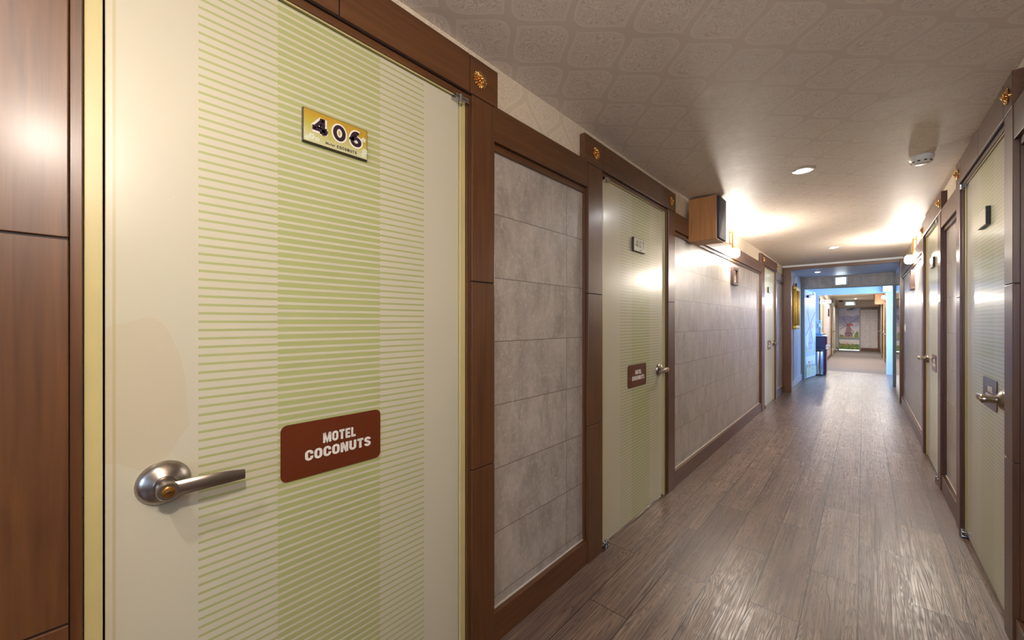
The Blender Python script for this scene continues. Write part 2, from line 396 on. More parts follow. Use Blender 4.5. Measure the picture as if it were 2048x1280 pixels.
def sconce(loc, rz, label, proto=[None]):
    if proto[0]:
        t = copy_tree(proto[0]); t.location = loc; t.rotation_euler = (0, 0, rz); t['label'] = label; return t
    t = thing('wall_sconce', label, 'wall lamp', loc, rz, 'brass wall lamps with glowing glass shades')
    bm = BM(); box(bm, -.022, .022, -.006, .001, -.02, .17, .002); obj('backplate', bm, BRASS, t)
    for s in (-1, 1):
        bm = BM(); tube(bm, [(s*.013, -.03, -.03), (s*.013, -.03, .16)], .0045); obj('rod', bm, BRASS, t, True)
    for zz in (.02, .14):
        bm = BM(); tube(bm, [(0, -.005, zz), (0, -.03, zz)], .004); box(bm, -.02, .02, -.033, -.027, zz-.005, zz+.005, .001)
        obj('bracket', bm, BRASS, t, True)
    bm = BM(); lathe(bm, [(0, -.028), (.02, -.03), (.024, -.036), (.014, -.042)], 24, Matrix.Translation((0, -.06, .0))); obj('cap', bm, BRASS, t, True)
    bm = BM(); lathe(bm, [(0, -.04), (.02, -.041), (.034, -.052), (.041, -.075), (.041, -.105), (.034, -.125), (.018, -.136), (0, -.138)], 28, Matrix.Translation((0, -.06, .0)))
    obj('glass_shade', bm, shade_mat, t, True)
    proto[0] = t
    return t

downlight(-.30, 3.22, CZ, 'recessed round ceiling downlight glowing cool white, nearest, level with the smoke detector', DOWN_W, (1, .98, .97))
downlight(-.30, 6.80, CZ, 'recessed ceiling downlight with starry warm glow, just before the dark wood portal', DOWN_W)
downlight(-.30, -.40, CZ, 'recessed ceiling downlight above the camera, outside the picture', DOWN_W, (1, .97, .94))
downlight(-.66, 9.55, 2.23, 'small lit yellowish round ceiling light inside the lobby behind the portal', .8, (1, .9, .6))  # has the same glowing lens as the others and a weak lamp
downlight(-.23, 17.2, 2.2, 'bright ceiling downlight in the far corridor beyond the blue beam', DOWN_W*6, (1, .92, .84))
downlight(-.23, 14.3, 2.2, 'added ceiling downlight just behind the blue beam, brightening the far corridor', DOWN_W*6, (1, .92, .84))  # added lamp without a known fixture, brightens the rear corridor
downlight(-.23, 20.6, 2.2, 'added ceiling downlight brightening the far corridor before the windmill door', DOWN_W*6, (1, .92, .84))  # second added lamp, lifts the light level towards the end wall
sconce(wall_loc('L', 0, 4.73, 2.09), RZ['L'], 'brass wall lamp with glowing shade beside the wooden loudspeaker on left wall')
sconce(wall_loc('R', 0, 6.45, 2.07), RZ['R'], 'brass wall lamp with glowing shade on right wall above the brown framed picture')
sconce(wall_loc('R', 0, -.12, 2.09), RZ['R'], 'brass wall lamp on right wall beside the camera, outside the picture')
sconce((-.9, 16.6, 2.03), RZ['L'], 'far brass wall lamp glowing on left wall of the rear corridor')
sconce((.5, 16.0, 2.09), RZ['R'], 'far brass wall lamp glowing on right wall beside the blue corner')

# ------------------------------------------------------------------ big structure
bm = BM(); box(bm, -1.3, 2.0, -3.2, 12.97, -.1, 0); struct('floor', bm, FLOOR, 'worn grey-brown wood plank floor running down the corridor', 'floor')
bm = BM(); box(bm, -1.3, 2.0, 12.97, 23.4, -.1, .0); struct('floor_rear', bm, CARPET, 'plain brown-grey floor of the rear corridor', 'floor')
bm = BM(); box(bm, -1.25, .65, -3.2, 8.45, CZ, CZ+.1); struct('ceiling', bm, CEIL, 'low ceiling papered with beige damask wallpaper', 'ceiling')
bm = BM(); box(bm, -1.25, 2.0, 8.45, 12.95, 2.235, 2.33); struct('ceiling_lobby', bm, PAINTW, 'pale painted ceiling of the blue-lit lobby', 'ceiling')
bm = BM(); box(bm, -1.25, 2.0, 12.95, 23.4, 2.2, 2.33); struct('ceiling_rear', bm, CEIL, 'beige ceiling of the far corridor', 'ceiling')
DOORS = {'L': [(-.002, .93), (1.914, 2.844), (6.60, 7.52)], 'R': [(2.53, 3.48), (4.44, 5.39)]}
def wbox(bm, side, d0, d1, y0, y1, z0, z1, bev=0, mat=0):
    if side == 'L': box(bm, XL+d0, XL+d1, y0, y1, z0, z1, bev, 2, mat)
    else: box(bm, XR-d0, XR-d1, y0, y1, z0, z1, bev, 2, mat)
for side, name in (('L', 'left'), ('R', 'right')):
    bm = BM(); y = -3.1
    for a, b in DOORS[side]+[(8.45, 8.45)]:
        wbox(bm, side, -.1, 0, y, a, 0, 2.0, 0, 1); wbox(bm, side, -.1, 0, y, a, 2.0, CZ, 0, 0)
        if b > a: wbox(bm, side, -.1, 0, a, b, 2.075, CZ, 0, 0)
        y = b
    struct('wall_'+name, bm, [PAPER, TILE], name+' corridor wall, grey stone-look panels below beige damask paper', 'wall')
bm = BM(); box(bm, -.75, .2, -3.13, -3.11, 1.0, 2.0); wb = struct('window_2', bm, glow('daylight_window_rear', (.42, .62, 1, 1), 10*K), 'daylight window at the corridor end behind the camera', 'window')
bm = BM()
for a in ((-.79, .24, -3.12, -3.08, .96, 1.0), (-.79, .24, -3.12, -3.08, 2.0, 2.04), (-.79, -.75, -3.12, -3.08, 1.0, 2.0), (.2, .24, -3.12, -3.08, 1.0, 2.0), (-.295, -.255, -3.12, -3.09, 1.0, 2.0)): box(bm, *a)
obj('window_frame', bm, WHITE, wb)
bm = BM(); box(bm, -1.2, .6, -3.25, -3.13, 0, CZ); struct('wall_behind', bm, [PAPER], 'papered wall closing the corridor behind the camera', 'wall')

NT = [0]
def trim(bm, mat, label):
    NT[0] += 1; return struct('trim_%d' % NT[0], bm, mat, label, 'trim')
FD = .031
def post(side, y0, y1, inner, label, pan=None):
    """casing post in three boards; inner = +1/-1 side (in y) facing the door; the other side meets the panels"""
    bm = BM()
    for z0, z1 in ((0, .708), (.712, 1.398), (1.402, 2.079)): wbox(bm, side, 0, FD, y0, y1, z0, z1, .0018)
    wbox(bm, side, 0, FD-.004, y0+.001, y1-.001, .001, 2.07, 0, 1)
    # thin stepped strip at the door side
    if inner > 0: wbox(bm, side, -.02, FD-.01, y1+.001, y1+.0165, 0, 2.079, .001)
    else: wbox(bm, side, -.02, FD-.01, y0-.0165, y0-.001, 0, 2.079, .001)
    trim(bm, [WV, WDARK], label)
def header(side, y0, y1, b0, b1, label):
    """header over a door between post blocks b0 = (ya, yb), b1 = (ya, yb)"""
    bm = BM(); m = (y0+y1)/2
    for a, b in (b0, b1): wbox(bm, side, 0, FD, a, b, 2.083, 2.222, .0018)
    wbox(bm, side, 0, FD, b0[1]+.004, m-.002, 2.083, 2.222, .0018); wbox(bm, side, 0, FD, m+.002, b1[0]-.004, 2.083, 2.222, .0018)
    wbox(bm, side, 0, FD-.004, b0[0]+.002, b1[1]-.002, 2.079, 2.22, 0, 1)
    wbox(bm, side, 0, FD-.012, y0, y1, 2.058, 2.079, .001)
    trim(bm, [WH, WDARK], label)
def rail(side, y0, y1, label):
    bm = BM(); wbox(bm, side, 0, FD-.003, y0, y1, 1.952, 2.088, .0018); wbox(bm, side, 0, FD-.017, y0, y1, 1.924, 1.949, .0015)
    wbox(bm, side, 0, FD-.018, y0, y1, 1.94, 1.96, 0, 1)
    trim(bm, [WH, WDARK], label)
    bm = BM()
    for a, b in ((y0, y0+.013), (y1-.013, y1)): wbox(bm, side, 0, FD-.017, a+.001, b-.001, .12, 1.924, .001)
    trim(bm, [WV], 'slim upright bead at both ends of '+label.split(' over ')[-1])
def base(side, segs):
    bm = BM()
    for y0, y1 in segs:
        wbox(bm, side, 0, FD-.006, y0, y1, 0, .118, .0015); wbox(bm, side, 0, .006, y0+.012, y1-.012, .118, .124, .001, 1)
    struct('baseboard_'+('left' if side == 'L' else 'right'), bm, [WH, CAULK], 'dark stained wooden baseboard with pale caulk line, %s wall' % ('left' if side == 'L' else 'right'), 'baseboard')
P = post
P('L', -.30, -.0195, 1, 'wide red-brown wooden post left of the nearest door')
P('L', .947, 1.062, -1, 'brown wooden post right of the nearest door')
header('L', 0, .93, (-.30, -.012), (.938, 1.08), 'brown wooden header above the nearest door')
P('L', 1.752, 1.897, 1, 'dark wooden post left of the second door on the left')
P('L', 2.862, 2.993, -1, 'dark wooden post right of the second door on the left')
header('L', 1.914, 2.844, (1.715, 1.905), (2.852, 3.01), 'dark wooden header above the second door on the left')
P('L', 6.37, 6.582, 1, 'brown wooden post left of the third door on the left')
P('L', 7.538, 7.64, -1, 'brown wooden post right of the third door on the left')
header('L', 6.6, 7.52, (6.32, 6.592), (7.528, 7.68), 'brown wooden header above the third door on the left')
P('R', 2.395, 2.513, 1, 'brown wooden post at right picture edge beside the nearest right door')
P('R', 3.498, 3.615, -1, 'brown wooden post on far side of the nearest right door')
header('R', 2.53, 3.48, (2.40, 2.523), (3.488, 3.63), 'brown wooden header above the nearest right door')
P('R', 4.285, 4.422, 1, 'brown wooden post on near side of the second right door')
P('R', 5.408, 5.53, -1, 'brown wooden post on far side of the second right door')
header('R', 4.44, 5.39, (4.25, 4.432), (5.398, 5.55), 'brown wooden header above the second right door')
rail('L', 1.062, 1.752, 'wooden rail over the stone panel between the first two left doors')
rail('L', 2.993, 6.37, 'long wooden rail over the stone panel below the loudspeaker')
rail('L', 7.64, 8.45, 'short wooden rail over the last left stone panel')
rail('R', -3.1, 2.395, 'wooden rail over the right stone panel nearest the camera')
rail('R', 3.615, 4.285, 'wooden rail over the stone panel between the right doors')
rail('R', 5.53, 8.45, 'wooden rail over the last right stone panel')
rail('L', -3.1, -.30, 'wooden rail over the left stone panel behind the camera')
base('L', [(-3.1, -.30), (1.062, 1.752), (2.993, 6.37), (7.64, 8.45)])
base('R', [(-3.1, 2.395), (3.615, 4.285), (5.53, 8.45)])

# ------------------------------------------------------------------ doors
SIGNP = [None]
def handle(parent, x, z, dirn, y=-.0):
    """lever set at (x, z) on face y; dirn = +1 lever to local +x"""
    h = None
    M = Matrix.Translation((x, y, z)) @ Matrix.Rotation(math.pi/2, 4, 'X')      # lathe axis -> local -y
    bm = BM(); lathe(bm, [(.0445, 0), (.0445, .004), (.041, .011), (.034, .018), (.024, .023), (.019, .026), (.019, .03)], 40, M)
    h = obj('door_handle', bm, STEEL, parent, True, label='brushed nickel lever handle')
    bm = BM(); lathe(bm, [(.0165, .024), (.0165, .05), (.018, .053), (.018, .066), (.016, .07), (0, .07)], 32, M)
    n = 14; prev = None
    for i in range(n+1):                                                       # the lever blade
        s = i/n; xx = x+dirn*(.004+s*.125); hw = .0145-.004*s+.002*math.sin(s*3.1); zc = z+.004*math.sin(s*math.pi)-.004*s
        ry = y-.060-.008*math.sin(s*math.pi); th = .0065-.002*s
        ring = [bm.verts.new((xx, ry+th*math.cos(a), zc+hw*math.sin(a))) for a in [2*math.pi*k/14 for k in range(14)]]
        if prev:
            for k in range(14): bm.faces.new((prev[k], prev[(k+1) % 14], ring[(k+1) % 14], ring[k]))
        else: bm.faces.new(ring)
        prev = ring
    bm.faces.new(prev[::-1]); bmesh.ops.recalc_face_normals(bm, faces=list(bm.faces))
    obj('lever', bm, STEEL, h, True)
    bm = BM(); lathe(bm, [(.0105, .069), (.0105, .0725), (.009, .0735), (0, .0735)], 24, M)
    box(bm, x-.0045, x+.0045, y-.0745, y-.073, z-.0012, z+.0012, 0, 1, 1)
    obj('key_cylinder', bm, [BRASS, BLACK], h, True)
    return h
ND = [0]
def door(side, y0, y1, hinge, bands, hx, label, stain=False, simple=False, loc=None, rz=None, H=2.055):
    """hinge 'l'/'r' as seen from the corridor; origin on the wall plane at the opening's viewer-left foot"""
    ND[0] += 1; W = y1-y0
    loc = loc or ((XL, y0, 0) if side == 'L' else (XR, y1, 0)); rz = RZ[side] if rz is None else rz
    t = thing('door_%d' % ND[0], label, 'door', loc, rz, None, 'structure')
    j = .026
    bm = BM()
    a0, a1 = .001, W-.001
    box(bm, a0, a0+j-.002, -.013, .05, 0, H+.02, .0012); box(bm, a1-j+.002, a1, -.013, .05, 0, H+.02, .0012); box(bm, a0+j-.002, a1-j+.002, -.013, .05, H-.001, H+.018, .0012)
    obj('door_frame', bm, JAMB, t)
    bm = BM(); box(bm, a0+j+.001, a1-j-.001, -.007, .035, .012, H-.004, .0015)
    lf = obj('door_leaf', bm, leaf_mat('striped_door_paint_%d' % ND[0], bands, stain), t)
    bm = BM(); box(bm, a0+j, a1-j, -.004, .05, 0, .010, .001); obj('threshold', bm, CHROME, t)
    if hinge == 'l': pass
    d = 1 if hinge == 'r' else -1
    handle(t, hx, .918, d, -.007)
    if simple: return t
    cx = a1-j-.004 if hinge == 'r' else a0+j+.004; sgn = -1 if hinge == 'r' else 1
    bm = BM()                                                                  # pivot hinges, top and bottom
    for zz in (H-.012,):
        prism(bm, [(cx-.030, -.0), (cx+.030, 0)] and [(cx-.030+p[0], zz+p[1]) for p in ((0, -.007), (.06, -.007), (.06, 0), (0, 0))], -.006, -.034)
        prism(bm, [(cx-.030+p[0], zz+p[1]) for p in ((0, .002), (.06, .002), (.06, .009), (0, .009))], -.006, -.034)
        tube(bm, [(cx+sgn*.006, -.03, zz-.016), (cx+sgn*.006, -.03, zz+.012)], .0075)
    bmesh.ops.recalc_face_normals(bm, faces=list(bm.faces))
    obj('pivot_hinge', bm, CHROME, t, True)
    bm = BM(); box(bm, cx-.024, cx+.024, -.034, -.006, .004, .012, .002); box(bm, cx-.024, cx+.024, -.034, -.006, .030, .036, .002)
    tube(bm, [(cx, -.03, .0), (cx, -.03, .045)], .010); obj('pivot_hinge', bm, CHROME, t, True)
    return t
door('L', -.002, .93, 'r', (.169, .324, .599, .757), .112, 'cream door with pale green horizontal stripes, nearest on the left, plate 406', True)
door('L', 1.914, 2.844, 'l', (.236, .392, .664, .825), .82, 'cream and green striped door with plate 407, second on the left')
door('L', 6.60, 7.52, 'l', (.236, .392, .664, .825), .82, 'cream striped door, third on the left, just before the portal')
door('R', 2.53, 3.48, 'l', (.22, .38, .65, .83), .855, 'cream and green striped door on right wall, nearest the camera')
door('R', 4.44, 5.39, 'r', (.172, .327, .602, .76), .125, 'cream striped door on right wall, second from the camera')

# ------------------------------------------------------------------ things fixed to the doors
def motel_sign(side, y, z, label, small=False, d=.0078):
    if SIGNP[0] is None:
        t = thing('door_sign', label, 'sign', (0, 0, 0), 0, 'brown rounded motel signs on the doors')
        bm = BM(); prism(bm, rrect(-.1345, .1345, -.0715, .0715, .016), 0, -.0022); bmesh.ops.recalc_face_normals(bm, faces=list(bm.faces)); obj('sign_plate', bm, SIGNB, t)
        text('lettering', 'MOTEL', .013, .0205, -.0022, .0265, OFFW, t, .23, .98)
        text('lettering', 'COCONUTS', .013, -.0165, -.0022, .0265, OFFW, t, .23, 1.18)
        SIGNP[0] = t
    else: t = copy_tree(SIGNP[0])
    t['label'] = label; t.location = wall_loc(side, d, y, z); t.rotation_euler = (0, 0, RZ[side])
    return t
motel_sign('L', .462, .919, 'glossy brown sign lettered MOTEL COCONUTS on the nearest door, right of its handle')
motel_sign('L', 2.384, .912, 'brown sign lettered MOTEL COCONUTS on the second left door, plate 407')
motel_sign('L', 7.09, .905, 'brown sign on the third left door, before the portal')
motel_sign('R', 2.90, .912, 'brown sign partly behind the lever handle of the nearest right door')
motel_sign('R', 4.87, .905, 'brown sign on the second right door, right of its handle')

def plate406():
    t = thing('number_plate', 'gold and green number plate reading 406 with white blossoms on the nearest door', 'number plate', wall_loc('L', .0075, .464, 1.763), RZ['L'], None)
    m, N, L, Pn = new_mat('gold_green_plate')
    tc = N.new('ShaderNodeTexCoord'); sp = N.new('ShaderNodeSeparateXYZ'); L.new(tc.outputs['Object'], sp.inputs[0])
    f = mth(N, L, 'ADD', mth(N, L, 'MULTIPLY_ADD', sp.outputs['Z'], 9, .5), mth(N, L, 'MULTIPLY', mth(N, L, 'SUBTRACT', noise(N, L, coords(N, L), 18, 2), .5), .5))
    L.new(ramp(N, L, f, [(.2, rgb(208, 206, 160)), (.5, rgb(190, 182, 84)), (.7, rgb(196, 160, 50)), (1., rgb(184, 140, 54))]), Pn.inputs['Base Color'])
    Pn.inputs['Roughness'].default_value = .3; Pn.inputs['Metallic'].default_value = .15
    bm = BM(); box(bm, -.0875, .0875, -.010, 0, -.0435, .0435, .001); obj('plate_body', bm, DKWOOD, t)
    bm = BM(); box(bm, -.0855, .0855, -.0108, -.0098, -.0415, .0415); obj('plate_face', bm, m, t)
    PUR = plain('dark_purple_digits', rgb(48, 28, 44), .3)
    for ch, x in (('4', -.045), ('0', 0.006), ('6', .052)):
        text('digit_outline', ch, x, .0065, -.0108, .043, OFFW, t, .42, 1.02, .0004)
        text('digit', ch, x, .0065, -.0112, .043, PUR, t, .19 if ch == '4' else .23, 1.02, .0004)
    text('lettering', 'Motel', -.0185, -.032, -.0108, .0062, PUR, t, .17, 1.25, .0003, .12, .25)
    text('lettering', 'COCONUTS', .027, -.032, -.0108, .0082, PUR, t, .2, 1.08, .0003, .2)
    PET = plain('white_blossom', rgb(214, 220, 196), .5, var=.25, nscale=300); 
    for cx, cz, r in ((-.066, -.026, .008), (-.052, -.030, .006), (-.077, -.033, .006), (.075, .012, .007), (.079, -.020, .008), (.074, -.031, .007)):
        bm = BM()
        for k in range(5):
            a = 2*math.pi*k/5+cx*40; pc = (cx+.62*r*math.cos(a), cz+.62*r*math.sin(a))
            prism(bm, [(pc[0]+.45*r*math.cos(b), pc[1]+.4*r*math.sin(b)) for b in [2*math.pi*q/10 for q in range(10)]], -.0108, -.01105-.00003*k)
        bmesh.ops.recalc_face_normals(bm, faces=list(bm.faces)); obj('blossom', bm, PET, t)
plate406()
SILV = plain('silver_plate_face', rgb(186, 184, 166), .3, .3, var=.15, nscale=60)
def plate(side, y, z, label, digits=None):
    t = thing('number_plate', label, 'number plate', wall_loc(side, .0075, y, z), RZ[side], 'small silver number plates on the doors')
    bm = BM(); box(bm, -.0875, .0875, -.014, 0, -.0435, .0435, .001); obj('plate_body', bm, DKWOOD, t)
    bm = BM(); box(bm, -.0845, .0845, -.0148, -.0138, -.0405, .0405); obj('plate_face', bm, SILV, t)
    if digits:
        for k, ch in enumerate(digits): text('digit', ch, -.045+.047*k, .005, -.0148, .048, BLACK, t, .13, .95, .0004)
        text('lettering', 'COCONUTS', .01, -.0325, -.0148, .006, BLACK, t, .2, 1.2, .0003)
    else:
        for x in (-.078, .078): 
            bm = BM(); lathe(bm, [(.003, 0), (.0025, .001), (0, .0012)], 10, Matrix.Translation((x, -.0148, .034)) @ Matrix.Rotation(math.pi/2, 4, 'X')); obj('screw', bm, STEEL, t)
plate('L', 2.395, 1.745, 'silver number plate reading 407 on the second left door', '407')
plate('L', 7.05, 1.745, 'small silver number plate with dark edge on the third left door')
plate('R', 2.985, 1.765, 'pale number plate with brown edge on the nearest right door')
plate('R', 4.90, 1.765, 'pale number plate with brown edge on the second right door')

# rosettes on the header blocks
def rosette(side, y, label, z=2.148, proto=[None]):
    if proto[0]: t = proto[0].copy(); COL.objects.link(t)
    else:
        bm = BM()
        for ring, (n, r0, r1, wd, h) in enumerate(((18, .008, .033, .0036, .006), (12, .004, .020, .003, .012))):
            for k in range(n):
                a = 2*math.pi*(k+.5*ring)/n
                M = Matrix.Rotation(math.pi/2, 4, 'X') @ Matrix.Rotation(a, 4, 'Z') @ Matrix.Translation(((r0+r1)/2, 0, h*.6)) @ Matrix.Diagonal(((r1-r0)/2, wd, h*.6, 1))
                bmesh.ops.create_uvsphere(bm, u_segments=10, v_segments=6, radius=1, matrix=M)
        bmesh.ops.create_uvsphere(bm, u_segments=14, v_segments=8, radius=1, matrix=Matrix.Translation((0, -.012, 0)) @ Matrix.Diagonal((.007, .009, .007, 1)))
        lathe(bm, [(.026, 0), (.026, .003), (0, .003)], 24, Matrix.Rotation(math.pi/2, 4, 'X'))
        t = obj('rosette', bm, GOLD, None, True); proto[0] = t; t['group'] = 'gilt flower rosettes on the door headers'; t['category'] = 'ornament'
    t['label'] = label; t.location = wall_loc(side, FD, y, z); t.rotation_euler = (0, 0, RZ[side])
rosette('L', .985, 'gilt flower rosette on the header right of door 406')
rosette('L', 1.825, 'gilt flower rosette on the header at the left of door 407')
rosette('L', 2.915, 'gilt flower rosette on the header right of door 407, before the loudspeaker')
rosette('L', 6.50, 'gilt rosette on the header left end of the third left door')
rosette('L', 7.61, 'gilt rosette on the header right end of the third left door')
rosette('R', 2.462, 'gilt flower rosette above the nearest right post, at right picture edge')
rosette('R', 3.555, 'gilt rosette on the far end of the nearest right door header')
rosette('R', 4.33, 'gilt rosette on the near end of the second right door header')
rosette('R', 5.47, 'gilt rosette on the far end of the second right door header')

# ------------------------------------------------------------------ loudspeakers
def speaker(loc, rz, label, w=.215, h=.345, dp=.235):
    t = thing('loudspeaker', label, 'loudspeaker', loc, rz, 'wood-veneered wall loudspeakers')
    bm = BM(); box(bm, -w/2, w/2, -dp, -.025, 0, h, .004); obj('cabinet', bm, SPKW, t)
    bm = BM(); prism(bm, rrect(-w/2+.007, w/2-.007, .007, h-.007, .006), -dp, -dp-.02)
    bmesh.ops.recalc_face_normals(bm, faces=list(bm.faces)); bmesh.ops.bevel(bm, geom=[e for e in bm.edges if all(v.co.y < -dp-.01 for v in e.verts)], offset=.006, segments=3, profile=.5, affect='EDGES')
    g = obj('grille', bm, SPKG, t, True)
    bm = BM(); box(bm, .035, .08, -dp-.0212, -dp-.0198, .022, .03); obj('maker_badge', bm, CHROME, g)
    bm = BM(); box(bm, -.035, .035, -.006, 0, h*.35, h*.75, .001); box(bm, -.012, .012, -.03, -.004, h*.45, h*.65, .001); obj('wall_bracket', bm, BLACK, t)
    return t
SPKG = plain('navy_black_grille_cloth', rgb(36, 40, 58), .45, var=.3, nscale=600, bmp=.5)
speaker(wall_loc('L', 0.0, 3.42, 1.905), RZ['L'], 'cherry wood loudspeaker with black grille mounted high on the left wall')
speaker((.52, 18.0, 1.86), RZ['R'], 'small orange wood loudspeaker high on the right wall of the far corridor')

# smoke detector
t = thing('smoke_detector', 'white round smoke detector on the ceiling near the right wall', 'smoke detector', (.262, 3.43, CZ), 0)
bm = BM(); lathe(bm, [(.052, 0), (.056, -.008), (.056, -.018), (.048, -.030), (.041, -.043), (.030, -.048), (0, -.049)], 40); obj('housing', bm, WHITE, t, True)
bm = BM()
for k in range(10):
    a = 2*math.pi*k/10; M = Matrix.Rotation(a, 4, 'Z') @ Matrix.Translation((.0455, 0, -.0365)) @ Matrix.Rotation(math.radians(28), 4, 'Y') @ Matrix.Diagonal((.004, .012, .006, 1))
    bmesh.ops.create_cube(bm, size=1, matrix=M)
obj('sensor_slot', bm, BLACK, t)

# small framed pictures on the walls
def picture(loc, rz, label, w, h, kind, group=None):
    t = thing('framed_picture', label, 'picture', loc, rz, group)
    bm = BM(); f = .032; D = .034
    for x0, x1, z0, z1 in ((-w/2, w/2, 0, f), (-w/2, w/2, h-f, h), (-w/2, -w/2+f, f, h-f), (w/2-f, w/2, f, h-f)): box(bm, x0, x1, -D, 0, z0, z1, .003)
    obj('picture_frame', bm, DKWOOD, t)
    m, N, L, Pn = new_mat('print_'+kind); v = coords(N, L, (9, 1, 5)); f1 = noise(N, L, v, 1.6, 3)
    L.new(ramp(N, L, f1, [(.3, rgb(92, 104, 96)), (.5, rgb(196, 190, 168)), (.65, rgb(176, 128, 88)), (.8, rgb(222, 214, 196))]), Pn.inputs['Base Color']); Pn.inputs['Roughness'].default_value = .2
    bm = BM(); box(bm, -w/2+f, w/2-f, -.014, -.008, f, h-f); obj('mount', bm, OFFW, t)
    bm = BM(); box(bm, -w/2+f*1.6, w/2-f*1.6, -.0155, -.0138, f*1.7, h-f*1.7); obj('print', bm, m, t)
    return t
picture(wall_loc('L', 0, 4.88, 1.665), RZ['L'], 'small brown framed picture on left stone panel under the glowing lamp', .22, .2, 'a')
picture(wall_loc('R', 0, 6.78, 1.645), RZ['R'], 'small brown framed picture seen edge-on, right wall under the lamp', .22, .24, 'b')
picture((-.88, 16.7, 1.45), RZ['L'], 'tiny dark framed picture on the far left corridor wall', .2, .26, 'c')
# switch plate
t = thing('light_switch', 'white light switch on the right wall before the portal', 'switch', wall_loc('R', 0, 8.05, 1.17), RZ['R'])
bm = BM(); box(bm, -.036, .036, -.008, 0, -.06, .06, .003); obj('switch_plate', bm, WHITE, t)
bm = BM(); box(bm, -.018, .018, -.013, -.007, -.03, .03, .002); obj('rocker', bm, OFFW, t)

# ------------------------------------------------------------------ portal and lobby
bm = BM()
box(bm, XL-.0, -.955, 8.46, 8.56, 0, CZ, .003); box(bm, .38+.035, .50, 8.46, 8.56, 0, CZ, .003); 
trim(bm, [WV], 'brown wooden posts of the portal into the lobby')
bm = BM(); box(bm, -.955, .415, 8.46, 8.56, 2.185, CZ, .003)
trim(bm, [WX], 'brown wooden lintel of the portal below the ceiling')
bm = BM(); box(bm, -1.15, -1.02, 8.56, 10.6, 0, 2.235); struct('wall_lobby_left', bm, PAINTB, 'blue-lit painted left wall inside the lobby', 'wall')
bm = BM(); box(bm, .46, .56, 8.56, 10.6, 0, 2.235); struct('wall_lobby_right', bm, PAINTW, 'right wall behind the black glass panels in the lobby', 'wall')
bm = BM()
for z0, z1 in ((0.0, .62), (.626, 1.28), (1.286, 2.1)): box(bm, .448, .46, 8.62, 10.5, z0, z1, .002)
t = obj('glass_wall_panel', bm, BLACKG); t['label'] = 'glossy black panelling on the right lobby wall behind the portal'; t['category'] = 'wall panel'
bm = BM(); box(bm, -1.02, -1.005, 8.56, 10.58, 0, .12, .001); box(bm, -1.02, -1.008, 9.3, 9.33, .12, 1.1, .001); struct('baseboard_lobby', bm, PAINTB, 'blue-grey baseboard along the left lobby wall', 'baseboard')
# beam 1 with steel frame
bm = BM(); box(bm, -1.15, .62, 10.6, 10.72, 1.995, 2.235); struct('trim_beam', bm, TILE, 'grey stone-look beam across the lobby carrying the exit sign', 'beam')
bm = BM(); box(bm, -1.02, -.955, 10.58, 10.72, 0, 1.995, .003); box(bm, .425, .47, 10.58, 10.72, 0, 1.995, .003); box(bm, -.955, .425, 10.6, 10.72, 1.975, 1.995, .002)
struct('trim_doorframe', bm, GREYM, 'grey steel door frame at the back of the lobby', 'door frame')
# transition space
bm = BM(); box(bm, -1.25, -1.1, 10.72, 12.95, 0, 2.235); struct('wall_alcove_left', bm, PAINTW, 'pale wall behind the water dispenser', 'wall')
bm = BM(); box(bm, .47, 2.0, 10.6, 10.72, 0, 2.235); struct('wall_alcove_front', bm, PAINTW, 'side wall of the window alcove', 'wall')
bm = BM()
for a in ((1.8, 1.95, 10.72, 12.95, 0, .9), (1.8, 1.95, 10.72, 12.95, 2.1, 2.235), (1.8, 1.95, 10.72, 11.0, .9, 2.1), (1.8, 1.95, 12.7, 12.95, .9, 2.1)): box(bm, *a)
struct('wall_alcove_window', bm, PAINTW, 'wall around the daylight window of the alcove', 'wall')
bm = BM(); box(bm, 1.84, 1.86, 11.0, 12.7, .9, 2.1); wn = struct('window_1', bm, glow('daylight_window', (.30, .56, 1, 1), WINDOW_E), 'bright blue daylight window in the side alcove', 'window')
bm = BM()
for a in ((1.8, 1.84, 11.0, 12.7, .9, .94), (1.8, 1.84, 11.0, 12.7, 2.06, 2.1), (1.8, 1.84, 11.0, 11.04, .94, 2.06), (1.8, 1.84, 12.66, 12.7, .94, 2.06), (1.8, 1.84, 11.83, 11.87, .94, 2.06)): box(bm, *a)
obj('window_frame', bm, WHITE, wn)
bm = BM(); box(bm, .42, 2.0, 12.95, 13.1, 0, 2.235); box(bm, -1.25, -.87, 12.95, 13.1, 0, 2.235); box(bm, -.87, .42, 12.95, 13.1, 1.965, 2.235)
struct('wall_blue', bm, PAINTW, 'pale wall and beam glowing blue from daylight, framing the far corridor', 'wall')
bm = BM(); box(bm, .405, .42, 12.93, 13.1, 0, 1.965, .002); box(bm, -.885, -.87, 12.93, 13.1, 0, 1.965, .002); struct('trim_blue', bm, WHITE, 'thin white edging on the blue opening', 'trim')
# small box light at the beam's right end
t = thing('emergency_light', 'small pale box light at the right end of the blue beam', 'lamp', (.45, 12.93, 1.98), 0)
bm = BM(); box(bm, -.11, .05, -.05, .02, 0, .2, .004); obj('housing', bm, WHITE, t)
bm = BM(); box(bm, -.10, .04, -.054, -.05, .02, .18, .001); obj('diffuser', bm, glow('pale_box_light', (.75, .9, 1, 1), 1.6), t)

